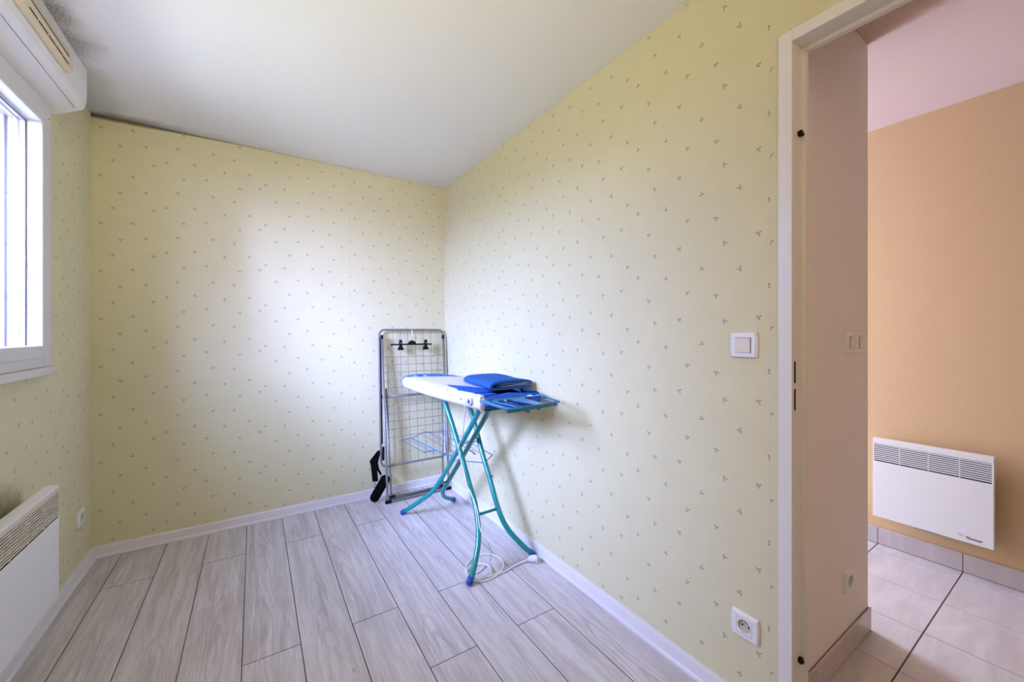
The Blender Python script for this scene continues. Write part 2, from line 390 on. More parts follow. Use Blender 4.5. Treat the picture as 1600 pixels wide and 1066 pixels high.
# tiled hall floor
b = MB(); b.box(HX0-.032, HX1, HYF, HYB, -.05, -.0012)
hfloor = struct('floor_hall', b, M['grout'], 'beige ceramic tile floor of the hall through the doorway', 'floor')
tc = {}
def clipgrid(v, p, lo, hi):
    k = math.floor((lo-v)/p); out = []
    while v+k*p < hi:
        a, e = max(lo, v+k*p), min(hi, v+(k+1)*p)
        if e-a > .012: out.append((a, e))
        k += 1
    return out
for (x0, x1) in clipgrid(2.643, .334, HX0-.03, HX1):
    for (y0, y1) in clipgrid(.44, .333, HYF, HYB):
        if x1 < 2.15 and y0 > HS: continue
        k = (round(x1-x0, 3), round(y1-y0, 3))
        if k not in tc:
            hw, hl = k[0]/2, k[1]/2; tc[k] = MB().box(-hw+.0012, hw-.0012, -hl+.0022, hl-.0022, -.008, 0, .001, seg=1).mesh('tile', M['tile'])
        copy_mesh('tile', tc[k], hfloor, ((x0+x1)/2, (y0+y1)/2, 0))

# skirting boards of the room: tall board with a quarter-round bead at its foot
def board(d, hgt):  # profile (out, up)
    return [(0, 0), (d, 0), (d+.001, .006), (d-.001, .014), (d-.004, .018), (d-.005, hgt-.008), (d-.008, hgt), (0, hgt)]
b = MB(); b.prism([(XR-o_, z) for o_, z in board(.016, .066)], 'y', .566, YB-.014)
struct('baseboard_right', b, M['white_paint'], 'white skirting board along the long wall behind the ironing board', 'baseboard')
b = MB(); b.prism([(YB-o_, z) for o_, z in board(.014, .066)], 'x', XL, XR)
struct('baseboard_back', b, M['white_paint'], 'white skirting board under the back wall behind the drying rack', 'baseboard')
b = MB(); b.prism([(XL+o_, z) for o_, z in board(.025, .066)], 'y', YF, YB-.014)
struct('baseboard_left', b, M['white_paint'], 'white skirting board under the window wall, below the heater', 'baseboard')
# ceramic skirting in the hall
for nm, lab, ax in (('baseboard_hall_side', 'beige tiled skirting along the pinkish return wall', 'x'), ('baseboard_hall_far', 'beige tiled skirting along the apricot wall under the hall heater', 'y')):
    b = MB()
    if ax == 'x': b.box(HX0, 2.150, HS-.003, HS, 0, .093)
    else: b.box(HX1-.003, HX1, HYF, HYB, 0, .093)
    root = struct(nm, b, M['grout'], lab, 'baseboard')
    if ax == 'x':
        for (a, e) in ((1.40, 1.61), (1.61, 1.944), (1.944, 2.154)):
            MB().box(a+.001, e-.001, HS-.010, HS-.003, .002, .096, .002).build('skirting_tile', M['skirt_tile'], root)
    else:
        for (a, e) in clipgrid(.44, .333, HYF, HYB):
            MB().box(HX1-.011, HX1-.003, a+.001, e-.001, .002, .096, .002).build('skirting_tile', M['skirt_tile'], root)

# ---------------------------------------------------------------- door frame
door = thing('door_1', 'cream painted steel door frame without its leaf', 'door frame', (XR, .52, 0), kind='structure')
def dpart(name, mb, m, label=None):
    o = mb.build(name, m, door, label=label); o.matrix_parent_inverse = Matrix.Translation((-XR, -.52, 0)); return o
JY0, JY1 = -.305, .522
for nm, fy0, fy1, ry0, ry1, sy0, sy1 in (('jamb', .522, .559, .522, .552, .510, .552), ('jamb', -.342, -.305, -.335, -.305, -.335, -.293)):
    b = MB(); b.box(XR-.010, XR, fy0, fy1, 0, 2.125, .0015); b.box(XR, XR+.052, ry0, ry1, 0, 2.118); b.box(XR+.052, HX0+.004, sy0, sy1, 0, 2.118, .0015)
    dpart(nm, b, M['frame_paint'])
b = MB(); b.box(XR-.010, XR, -.305, .522, 2.091, 2.125, .0015); b.box(XR, XR+.052, -.305, .522, 2.091, 2.118); b.box(XR+.052, HX0+.004, -.293, .510, 2.079, 2.118, .0015)
dpart('header', b, M['frame_paint'])
for z0, z1 in ((1.088, 1.152), (1.008, 1.071)):
    b = MB(); b.box(XR+.004, XR+.012, .5205, .5235, z0, z1, .0006); dpart('strike_slot', b, M['slot'])
for z in (1.83, .262):
    b = MB(); b.cyl((XR+.034, .517, z), .010, .010, 'y', 16, .009, bev=.002); b.cyl((XR+.037, .5115, z-.004), .005, .003, 'y', 12)
    dpart('rubber_bumper', b, M['black'])

# ---------------------------------------------------------------- window
win = thing('window_1', 'white plastic casement window on the left wall under the shutter box', 'window', (XL, 1.9, WZ0), kind='structure')
def wpart(name, mb, m, parent=None, label=None):
    o = mb.build(name, m, win, label=label); o.matrix_parent_inverse = Matrix.Translation((-XL, -1.9, -WZ0)); return o
b = MB(); b.frame('x', XL, XL+.018, 1.289, 2.501, 1.095, 2.198, .06, .05, .002); b.frame('x', XL-.062, XL-.0005, WY0+.002, WY1-.002, WZ0+.002, WZ1-.002, .046, .042)
wpart('window_frame', b, M['pvc'])
b = MB(); b.frame('x', XL-.02, XL+.026, 1.340, 2.452, 1.133, 2.150, .056, .052, .004)
b.frame('x', XL-.055, XL-.019, 1.388, 2.404, 1.165, 2.099, .008, .008, 0)
wpart('sash', b, M['pvc'])
b = MB(); b.frame('x', XL-.0215, XL-.0185, 1.396, 2.396, 1.173, 2.091, .0035, .0035); b.frame('x', XL-.040, XL-.037, 1.396, 2.396, 1.173, 2.091, .0035, .0035)
wpart('gasket', b, M['rubber'])
for xx in (XL-.0205, XL-.0385):
    wpart('pane', MB().box(xx-.001, xx+.001, 1.397, 2.395, 1.174, 2.090), M['glass'])
b = MB(); b.box(XL, XL+.034, 1.280, 2.492, 1.062, 1.094, .003); wpart('sill_trim', b, M['pvc'])
b = MB(); b.box(XL-.095, XL-.062, WY1-.055, WY1-.002, WZ0+.002, WZ1-.002); b.box(XL-.095, XL-.062, WY0+.002, WY0+.055, WZ0+.002, WZ1-.002); b.box(XL-.095, XL-.062, WY0+.055, WY1-.055, WZ1-.05, WZ1-.002)
wpart('shutter_rail', b, M['pvc'])
b = MB(); b.box(XL-.078, XL-.071, WY1-.058, WY1-.0545, WZ0+.004, WZ1-.052); wpart('rail_groove', b, M['inner'])
b = MB()
for y0, y1 in ((WY1-.05, WY1-.002), (WY0+.002, WY0+.05)): b.box(XL-.298, XL-.096, y0, y1, WZ0+.002, WZ1-.002)
b.box(XL-.32, XL-.063, WY0+.05, WY1-.05, WZ0+.001, WZ0+.03)
wpart('outer_reveal', b, M['brick'])
b = MB(); b.cyl((XL+.019, 2.470, 2.142), .004, .004, 'x', 10); wpart('hinge_pin_cap', b, M['brick'], label='small rusty orange spot on the frame corner')

# ---------------------------------------------------------------- shutter box
sb = thing('roller_shutter_box', 'long white roller shutter box over the window', 'shutter box', (XL, 1.8, 2.2))
def spart(name, mb, m, label=None):
    o = mb.build(name, m, sb, label=label); o.matrix_parent_inverse = Matrix.Translation((-XL, -1.8, -2.2)); return o
E_ = .002
prof = [(XL+E_, 2.203), (XL+.03, 2.216), (XL+.078, 2.243), (XL+.090, 2.250), (XL+.100, 2.262), (XL+.106, 2.285), (XL+.108, 2.33), (XL+.108, H-.004), (XL+E_, H-.004)]
cz = (XL+.04, 2.33)
def sect(y, k): return [(cz[0]+(x-cz[0])*k if x > XL+.01 else x, y, 2.33+(z-2.33)*(k if z < 2.33 else 1)) for x, z in prof]
b = MB(); b.rings([sect(1.15, 1), sect(2.545, 1)], smooth=False)
spart('cover', b, M['box_pvc'])
b = MB(); b.rings([sect(2.5455, 1.008), sect(2.572, 1.008), sect(2.582, .97), sect(2.586, .86)], smooth=False); spart('end_cap', b, M['box_pvc'])
b = MB(); b.tube([(XL+.0775, 1.16, 2.2415), (XL+.0775, 2.54, 2.2415)], .0012, 6); spart('seam_strip', b, M['grey_rail'])
vx = XL+.108
b = MB(); b.prism([(vx, 2.292), (vx+.018, 2.300), (vx+.021, 2.335), (vx+.012, 2.362), (vx+.009, 2.384), (vx, 2.388)], 'y', 1.92, 2.335)
vent = spart('air_inlet', b, M['cream'], 'yellowed cream air inlet grille')
def vpart(name, mb, m): o = mb.build(name, m, vent); return o
# slots of the inlet
def vp(x, y, z): return (x, y, z)
for (a, e) in ((2.235, 2.29), (2.172, 2.228), (2.11, 2.165), (2.03, 2.10), (1.96, 2.02)):
    b = MB(); b.box(vx+.0165, vx+.0205, a, e, 2.3085, 2.3125); vpart('slot', b, M['slot'])
b = MB(); b.box(vx+.0155, vx+.0185, 1.95, 2.30, 2.344, 2.349); vpart('slot', b, M['slot'])

# ---------------------------------------------------------------- convector heaters
def convector(name, label, loc, rz, L, aged, n_div, logo):
    HT = .445; D0, D1 = -.048, -.094   # back of casing, front face
    t_ = thing(name, label, 'heater', loc, rz)
    top = HT; g1 = HT-.028; g0 = HT-.128; hx = L/2
    m = M['heater']; gm = M['heater_aged'] if aged else M['heater']
    b = MB()
    b.box(-hx, hx, D0-.004, D0, 0, HT-.02)                                   # back sheet
    for s in (-1, 1): b.box(min(s*hx, s*(hx-.004)), max(s*hx, s*(hx-.004)), D1+.003, D0, .003, HT-.02)
    b.box(-hx+.004, hx-.004, D1+.004, D0, 0, .004)
    b.prism([(D1+.001, HT-.012), (D1+.002, HT), (D1+.036, HT+.001), (D0, HT-.018), (D0-.003, HT-.022), (D1+.034, HT-.004), (D1+.006, HT-.012)], 'x', -hx, hx)
    b.build('casing', m, t_)
    MB().box(-hx+.005, hx-.005, D0-.012, D0-.006, .006, HT-.022).build('inner_shadow_plate', M['inner'], t_)
    MB().box(-hx, hx, D1, D1+.003, 0, g0, .0014).build('front_panel', m, t_)
    b = MB(); b.box(-hx, hx, D1, D1+.010, g1, HT-.0125, .0012)
    b.box(-hx, -hx+.006, D1, D1+.006, g0, g1); b.box(hx-.006, hx, D1, D1+.006, g0, g1)
    b.build('grille_surround', gm, t_)
    n = 9; p = (g1-g0)/(n+.4)
    me = MB().box(-hx+.006, hx-.006, D1+.0005, D1+.0045, -p*.27, p*.27).mesh('slat', gm)
    for k in range(n): copy_mesh('slat', me, t_, (0, 0, g0+p*(k+.9)))
    dm = MB().box(-.0012, .0012, D1+.0008, D1+.006, g0, g1).mesh('divider', gm)
    for k in range(1, n_div): copy_mesh('divider', dm, t_, (-hx+L*k/n_div, 0, 0))
    for x in (-hx*.55, hx*.55): MB().box(x-.02, x+.02, D0, -.001, .06, .36, .001).build('wall_bracket', M['heater'], t_)
    MB().box(-.055, .035, D0-.030, D0-.012, -.012, .0, .001).build('lower_clip', M['grey_rail'], t_)
    if logo:
        cu = bpy.data.curves.new('logo', 'FONT'); cu.body = 'Thermor'; cu.size = .0145; cu.extrude = .0003; cu.align_x = 'LEFT'; cu.offset = .0004
        to = bpy.data.objects.new('tmp', cu); C.objects.link(to); bpy.context.view_layer.update()
        me = bpy.data.meshes.new_from_object(to.evaluated_get(bpy.context.evaluated_depsgraph_get())); bpy.data.objects.remove(to)
        me.materials.clear(); me.materials.append(M['black'])
        copy_mesh('maker_lettering', me, t_, (hx-.090, D1-.0004, .020), (PI/2, 0, 0))
        b = MB()
        for k in range(3):
            b.tube(catmull([(hx-.118+.004*k, D1-.0004, .034-.004*k), (hx-.108, D1-.0004, .036-.004*k), (hx-.097, D1-.0004, .033-.005*k)], 4), .0006, 5)
        b.build('maker_emblem', M['grey_rail'], t_)
    return t_
convector('electric_heater', 'aged white convector heater below the window, grille yellowed', (XL, 1.94, .185), PI/2, .75, True, 6, False)
convector('electric_heater', 'white convector heater on the apricot hall wall', (HX1, .551, .188), -PI/2, .445, False, 4, True)

# ---------------------------------------------------------------- switches and sockets
def plate(t_, wd, hg, d, bulge):
    """plate in local XZ, front towards -Y, with flanks curving outwards"""
    b = MB(); n = 7; prof = []
    hw, hh = wd/2, hg/2
    def ring(x_in, z_in, y): 
        R = []
        for k in range(n): a = -1+2*k/(n-1); R.append((hw-x_in+bulge*(1-a*a), y, a*(hh-z_in)))
        for k in range(n): a = 1-2*k/(n-1); R.append((-hw+x_in-bulge*(1-a*a), y, a*(hh-z_in)))
        return R
    b.rings([ring(0, 0, 0), ring(0, 0, -d*.55), ring(.004, .0015, -d*.9), ring(.0065, .003, -d)], smooth=False)
    return b.build('cover_plate', M['switch'], t_)
def switch(label, loc, rz, rock=1):
    t_ = thing('light_switch', label, 'light switch', loc, rz); d = .0115
    plate(t_, .080, .080, d, .0025)
    MB().box(-.0245, .0245, -d-.0006, -d+.002, -.0245, .0245).build('rocker_gap', M['inner'], t_)
    b = MB(); b.prism([(-d, -.0235), (-d-.0025, -.0235), (-d-.0048, .0225), (-d, .0235)], 'x', -.0235, .0228); b.build('rocker', M['switch_cream'], t_)
    return t_
switch('white light switch on the sprigged wallpaper beside the door frame', (XR, .660, 1.197), -PI/2)
switch('hall light switch next to the door frame, first of two on the pinkish wall', (1.929, HS, 1.199), 0)
switch('hall light switch nearest the wall corner, second of two on the pinkish wall', (2.030, HS, 1.199), 0)
def socket(label, loc, rz):
    t_ = thing('power_socket', label, 'socket', loc, rz); d = .0125; n = 15; hw = hh = .040; bulge = .0025; b = MB()
    def ring(k_, y):
        R = []
        for sgn in (1, -1):
            for k in range(n): a = -1+2*k/(n-1); R.append((sgn*((hw-k_)+bulge*(1-a*a)), y, sgn*a*(hh-k_)))
        return R
    def circ(r, y): return [(r*math.cos(a), y, r*math.sin(a)) for a in [h*PI+math.radians(-84+168*k/(n-1)) for h in (0, 1) for k in range(n)]]
    b.rings([ring(0, 0), ring(0, -d*.55), ring(.003, -d*.9), ring(.006, -d), circ(.0212, -d), circ(.0200, -d+.001)], capB=False, smooth=False)
    b.build('cover_plate', M['switch'], t_)
    b = MB(); b.rings([circ(.0200, -d+.001), circ(.0192, -.0022)], capA=False, smooth=True); b.build('well', M['well'], t_)
    b = MB(); b.frame('y', -d-.0006, -d+.0005, -.0238, .0238, -.0238, .0238, .0006, .0006); b.build('insert_joint', M['grey_rail'], t_)
    for x in (-.0095, .0095): MB().cyl((x, -.0024, -.001), .0031, .0012, 'y', 12).build('pin_hole', M['slot'], t_)
    MB().cyl((0, -.0065, .0110), .0026, .009, 'y', 12, bev=.0006).build('earth_pin', M['chrome'], t_)
    return t_
socket('white power socket low on the sprigged wallpaper beside the door frame', (XR, .656, .293), -PI/2)
socket('white power socket low on the pinkish hall wall', (1.914, HS, .286), 0)
socket('small white power socket between the window heater and the back corner', (XL, 2.895, .292), PI/2)

# ---------------------------------------------------------------- drying rack
rack = thing('drying_rack', 'folded grey metal clothes drying rack leaning in the corner', 'drying rack', (1.05, 2.93, 0))
def rpart(name, mb, m, label=None):
    o = mb.build(name, m, rack, label=label); o.matrix_parent_inverse = Matrix.Translation((-1.05, -2.93, 0)); return o
def lean(x, z, off=0): return (x, 2.948+.066*z+off, z)       # the leaning plane of the wings
def rrect(x0, x1, z0, z1, r, off=0, n=6):
    P = []
    for (cx, cz_, a0) in ((x1-r, z1-r, 0), (x0+r, z1-r, PI/2), (x0+r, z0+r, PI), (x1-r, z0+r, 1.5*PI)):
        for k in range(n+1): a = a0+PI/2*k/n; P.append(lean(cx+r*math.cos(a), cz_+r*math.sin(a), off))
    return P
rpart('wing_frame', MB().tube(rrect(.783, 1.304, .248, 1.262, .045), .0082, 10, True), M['steel'])
rpart('cross_rail', MB().tube([lean(.79, .760), lean(1.298, .757)], .0105, 10), M['steel'])
def leg_frame(x0, x1, xf0, xf1, yf, ztop, offtop):
    t0, t1 = lean(x0, ztop, offtop), lean(x1, ztop, offtop)
    return [t0, (xf0, yf+.002, .040), (xf0+.004, yf, .018), (xf0+.022, yf, .0125), (xf1-.022, yf, .0125), (xf1-.004, yf, .018), (xf1, yf+.002, .040), t1]
rpart('leg_frame', MB().tube(leg_frame(.800, 1.290, .810, 1.290, 2.893, 1.215, -.018), .0085, 10), M['steel'])
rpart('leg_frame', MB().tube(leg_frame(.826, 1.272, .856, 1.270, 2.962, .82, -.012), .0080, 10), M['steel'])
for x in (.800, 1.290):
    a = Vector(lean(x, 1.222, -.018)); rpart('end_plug', MB().tube([a-Vector((0, .002, .03)), a], .0105, 10), M['black'])
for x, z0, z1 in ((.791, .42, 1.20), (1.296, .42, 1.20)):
    rpart('gap_shade_rod', MB().tube([lean(x, z0, -.013), lean(x, z1, -.013)], .0045, 8), M['black'])  # black rods added to darken the shadow gap beside the frame tubes
rpart('foot_rail', MB().tube([(.83, 2.926, .014), (1.275, 2.926, .014)], .0075, 10), M['dark_steel'])
for (x, y) in ((.815, 2.893), (1.285, 2.893), (.865, 2.962), (1.262, 2.962)):
    rpart('foot_cap', MB().box(x-.022, x+.022, y-.011, y+.011, 0, .024, .004), M['black'])
rpart('hinge_lock', MB().box(.789, .803, 2.945, 2.965, .30, .40, .004), M['black'])
rpart('hinge_lock', MB().box(1.292, 1.303, 2.950, 2.965, .30, .40, .004), M['black'])
def spar(z, x0=.79, x1=1.298):
    rpart('wire', MB().tube([lean(x0, z, -.004), lean(x1, z, -.004)], .0017, 6), M['wire'])
for z in (1.055, .996, .939, .880, .823): spar(z)
for z in (.687, .630, .573, .514, .455): spar(z, .80)
for x in (.845, .887, .945, 1.003, 1.066, 1.128, 1.191, 1.245):
    rpart('wire', MB().tube([lean(x, .25), lean(x, 1.256 if x not in (.845, 1.245) else 1.06)], .0015, 6), M['wire'])

# trouser hanger on the rack
hg = thing('trouser_hanger', 'black trouser hanger with two clips hooked on the drying rack top', 'hanger', (1.026, 3.0, 1.15))
def hpart(name, mb, m):
    o = mb.build(name, m, hg); o.matrix_parent_inverse = Matrix.Translation((-1.026, -3.0, -1.15)); return o
HY = 2.993
hpart('bar', MB().box(.861, 1.186, HY-.004, HY+.004, 1.144, 1.156, .0015), M['black'])
b = MB(); b.prism([(1.026+.030*math.cos(a), 1.152+.028*math.sin(a)) for a in [PI*k/12 for k in range(13)]], 'y', HY-.008, HY+.008); hpart('hub', b, M['black'])
hook = catmull([(1.026, HY, 1.176), (1.026, HY, 1.205), (1.030, HY+.004, 1.235), (1.026, HY+.012, 1.255), (1.022, HY+.022, 1.272), (1.026, HY+.036, 1.280), (1.030, HY+.049, 1.273), (1.031, HY+.052, 1.258)], 5)
hpart('hook', MB().tube(hook, .0017, 8), M['chrome'])
for x in (.937, 1.136):
    b = MB(); b.box(x-.011, x+.011, HY-.009, HY+.009, 1.140, 1.185, .003); b.prism([(x-.008, 1.140), (x+.008, 1.140), (x+.021, 1.118), (x+.021, 1.107), (x-.021, 1.107), (x-.021, 1.118)], 'y', HY-.009, HY+.009)
    cp = hpart('clip', b, M['black'])
    MB().cyl((x, HY-.0102, 1.160), .0035, .003, 'y', 12).build('spring', M['chrome'], cp)
for x in (.868, 1.179): hpart('notch', MB().tube([(x, HY, 1.146), (x-.003, HY, 1.138), (x+.004, HY, 1.135), (x+.008, HY, 1.142)], .0015, 6), M['black'])

# clear clips
def ring(c, r, m, name, label, grp=None):
    t_ = MB(); t_.tube([(c[0]+r*math.cos(a), c[1], c[2]+1.5*r*math.sin(a)) for a in [2*PI*k/20 for k in range(20)]], .0024, 6, True)
    t_.box(c[0]-.003, c[0]+.003, c[1]-.003, c[1]+.003, c[2]+1.4*r, c[2]+2.2*r, .001)
    o = t_.build(name, m); return tag(o, label, 'clip')
ring((1.008, 2.984, .770), .014, M['clear'], 'plastic_clip', 'clear plastic clip on the drying rack cross rail under the ironing board')

# black strap hanging at the side of the rack
st = thing('shoulder_strap', 'black webbing shoulder strap with oval pad beside the drying rack', 'strap', (.75, 2.97, 0))
def tpart(name, mb, m):
    o = mb.build(name, m, st); o.matrix_parent_inverse = Matrix.Translation((-.75, -2.97, 0)); return o
def ribbon(path, wid, th, dirv):
    b = MB(); R = []
    for p, dv in zip(path, dirv):
        p = Vector(p); dv = Vector(dv).normalized()*wid/2; nn = Vector((0, th/2, 0))
        R.append([p-dv-nn, p+dv-nn, p+dv+nn, p-dv+nn])
    return b.rings(R, smooth=False)
b = MB(); b.prism([(.757, .372), (.737, .349), (.702, .307), (.710, .272), (.722, .155), (.761, .151), (.755, .262), (.764, .30), (.776, .352), (.772, .374)], 'y', 2.964, 2.971)
tpart('webbing', b, M['webbing'])
P = [(.752, 2.978, .335), (.756, 2.978, .28), (.764, 2.978, .235), (.785, 2.976, .190)]
tpart('webbing', ribbon(P, .016, .003, [(1, 0, .1), (1, 0, .1), (1, 0, .2), (.8, 0, .6)]), M['webbing'])
b = MB(); b.box(.724, .760, 2.968, 2.976, .148, .157, .002); b.tube(catmull([(.740, 2.972, .148), (.742, 2.972, .135), (.748, 2.972, .120), (.742, 2.972, .108), (.734, 2.972, .114), (.733, 2.972, .124)], 4), .0022, 6)
tpart('snap_hook', b, M['chrome'])
tpart('snap_hook', MB().tube(catmull([(.778, 2.972, .196), (.786, 2.972, .186), (.792, 2.972, .176), (.786, 2.972, .170), (.779, 2.972, .178)], 4), .002, 6), M['chrome'])
# oval pad: stadium outline leaning on the floor
A_, B_ = Vector((.735, 2.945, .048)), Vector((.808, 2.962, .152)); ax = (B_-A_).normalized(); nr = Vector((0, -1, 0)); nr = (nr-ax*nr.dot(ax)).normalized(); sd = ax.cross(nr); rr = .036
def stad(k, h):
    R = []
    for i in range(24):
        a = 2*PI*i/24; c_ = B_ if math.cos(a) >= 0 else A_
        R.append(c_+ax*math.cos(a)*rr*k+sd*math.sin(a)*rr*k+nr*h)
    return R
tpart('shoulder_pad', MB().rings([stad(.85, -.006), stad(1, -.002), stad(1, .004), stad(.86, .010), stad(.4, .013)]), M['webbing'])

# ---------------------------------------------------------------- ironing board
ib = thing('ironing_board', 'ironing board with patterned white and blue cover on teal tube legs', 'ironing board', (1.07, 2.2, 0))
def ipart(name, mb, m, label=None, parent=None):
    o = mb.build(name, m, parent or ib, label=label)
    if not parent: o.matrix_parent_inverse = Matrix.Translation((-1.07, -2.2, 0))
    return o
def cover_mat():
    m = mat('printed_cover_cloth', (.8, .8, .84), .85, spec=.15); t = NT(m)
    co = t.n('ShaderNodeTexCoord').outputs['Object']; sp = t.n('ShaderNodeSeparateXYZ', {0: co}); x, y, z = sp.outputs
    wob = t.math('MULTIPLY', t.math('SUBTRACT', t.noise(co, 5, 3), .5), .10)
    xx = t.math('ADD', x, wob); white = (.70, .68, .72); lil = (.42, .38, .55); blue = (.012, .11, .50); mid = (.05, .20, .60)
    base = t.mix(t.math('MULTIPLY', t.step(x, .915, .955), .55), white, (.68, .64, .76))
    wv = t.math('SINE', t.math('MULTIPLY', t.math('ADD', x, t.math('MULTIPLY', wob, .5)), 210))
    ln = t.math('MULTIPLY', t.math('MULTIPLY', t.step(wv, .70, .95), t.step(x, .885, .93)), .55)
    c = t.mix(ln, base, lil)
    # blue swathes: the far shoulder of the nose and the near end
    far = t.step(t.math('ADD', t.math('SUBTRACT', t.math('ADD', y, wob), 2.765), t.math('MULTIPLY', t.math('SUBTRACT', x, .87), .60)), -.045, -.025)
    c = t.mix(far, c, mid)
    leaf = t.math('MULTIPLY', far, t.math('MULTIPLY', t.step(t.noise(t.vm('MULTIPLY', co, (26, 9, 1)), 1, 1), .60, .63), t.step(x, 1.08, 1.02))); c = t.mix(leaf, c, white)
    dkb = t.math('MULTIPLY', far, t.step(t.noise(t.vm('MULTIPLY', co, (18, 7, 1)), 1, 1), .42, .36)); c = t.mix(dkb, c, (.01, .05, .28))
    nl = t.math('SUBTRACT', xx, t.math('ADD', .925, t.math('MULTIPLY', t.math('SUBTRACT', y, 1.70), .02)))
    near = t.math('MULTIPLY', t.step(nl, -.004, .006), t.step(y, 2.20, 2.12))
    near = t.math('MULTIPLY', near, t.step(t.math('SUBTRACT', nl, t.math('MULTIPLY', t.math('SUBTRACT', 2.22, y), .45)), .01, -.01))
    end = t.math('MULTIPLY', t.step(t.math('ADD', x, t.math('MULTIPLY', wob, .4)), .925, .935), t.step(t.math('ADD', y, wob), 1.80, 1.77))
    c = t.mix(t.math('MAXIMUM', near, end), c, blue)
    # little printed leaves round the rolled edge
    lf = t.n('ShaderNodeTexVoronoi', {'Vector': t.vm('MULTIPLY', co, (34, 11, 26)), 'Scale': 1.0, 'Randomness': .55}).outputs[0]
    c = t.mix(t.math('MULTIPLY', t.math('MULTIPLY', t.step(lf, .20, .12), t.step(x, .90, .885)), .75), c, (.14, .17, .42))
    t.base(c); t.bump(t.noise(co, 300, 2), .15, .001); return m
M['cover'] = cover_mat()
outl = catmull([(.945, 1.668), (.903, 1.70), (.885, 1.85), (.864, 2.1), (.852, 2.4), (.858, 2.65), (.885, 2.80), (.95, 2.885), (1.03, 2.912), (1.12, 2.895), (1.20, 2.82), (1.245, 2.68), (1.268, 2.45), (1.28, 2.1), (1.285, 1.80), (1.277, 1.70), (1.24, 1.668)], 5, True) if False else \
    [Vector((p.x, p.y)) for p in catmull([(a, b_, 0) for a, b_ in [(.945, 1.668), (.903, 1.70), (.885, 1.85), (.864, 2.1), (.852, 2.4), (.858, 2.65), (.885, 2.80), (.95, 2.885), (1.03, 2.912), (1.12, 2.895), (1.20, 2.82), (1.245, 2.68), (1.268, 2.45), (1.28, 2.1), (1.285, 1.80), (1.277, 1.70), (1.24, 1.668)]], 5, True)]
cen = Vector((1.07, 2.25))
def oring(ins, z):
    R = []
    n = len(outl)
    for i, p in enumerate(outl):
        tg = (outl[(i+1) % n]-outl[i-1]).normalized(); nn = Vector((-tg.y, tg.x))
        if nn.dot(cen-p) < 0: nn = -nn
        q = p+nn*ins; R.append((q.x, q.y, z))
    return R
b = MB(); b.rings([oring(.030, .863), oring(.006, .866), oring(0, .880), oring(-.001, .900), oring(.006, .917), oring(.022, .927), oring(.06, .931), oring(.12, .932)])
ipart('cover', b, M['cover'])
b = MB(); b.rings([oring(.034, .855), oring(.034, .862)]); ipart('board', b, M['heater'])
R_L = .0145
def leg(name, pts, foot, r=R_L):
    P = catmull(pts, 6); o = ipart(name, MB().tube(P, r, 14), M['teal'])
    d = (P[-1]-P[-2]).normalized()
    cp = MB().tube([P[-1]-d*.022, P[-1]+d*.012, P[-1]+d*.016], [r+.0022, r+.0022, r-.003], 14); cb = cp.build('foot_cap', M['blue_cap'], o)
    return o
# pair with its feet at the near end, and the inner pair with its feet by the rack
front = lambda x, z: (x, 1.9+(z-.294)*.743, z)
back = lambda x, z: (x, 1.89+(.836-z)*.97, z)
leg('leg', [front(.985, .855), front(.998, .70), front(1.003, .54), front(1.004, .42), (1.001, 1.893, .294), (.972, 1.808, .185), (.922, 1.752, .090), (.884, 1.733, .020)], 0)
leg('leg', [front(1.150, .855), front(1.146, .66), front(1.138, .52), front(1.137, .40), (1.134, 1.880, .262), (1.160, 1.826, .168), (1.225, 1.780, .080), (1.286, 1.764, .019)], 0)
leg('leg', [back(1.030, .855), back(1.036, .70), back(1.036, .50), back(1.035, .38), (1.030, 2.425, .285), (.988, 2.480, .188), (.925, 2.565, .103), (.848, 2.655, .020)], 0)
leg('leg', [back(1.098, .855), back(1.100, .70), back(1.101, .50), back(1.100, .32), (1.092, 2.49, .210), (1.090, 2.545, .140), (1.130, 2.600, .078), (1.222, 2.660, .020)], 0)
ipart('stretcher', MB().tube([front(1.000, .262), (1.134, 1.882, .262)], .0075, 10), M['teal'])
ipart('stretcher', MB().tube([(1.012, 2.447, .24), (1.096, 2.465, .24)], .0070, 10), M['teal'])
zc = .571
ipart('pivot_bolt', MB().tube([(.985, back(0, .575)[1], .575), (1.155, back(0, .575)[1], .575)], .0055, 10), M['chrome'])
ipart('top_crossbar', MB().tube([front(.96, .852), front(1.18, .852)], .010, 10), M['teal'])
ipart('top_crossbar', MB().tube([back(.97, .852), back(1.16, .852)], .010, 10), M['teal'])
ipart('leg_screw', MB().cyl((1.155, 1.985, .405), .006, .012, 'x', 10, bev=.001), M['teal_dark'])
# flex socket on the edge
b = MB(); b.cyl((.888, 1.742, .900), .0185, .012, 'x', 22, bev=.003); so = ipart('edge_socket', b, M['cord'], 'round white socket with blue centre on the board edge')
MB().cyl((.8818, 1.742, .900), .0125, .003, 'x', 18, bev=.001).build('socket_face', M['blue_wire'], so)
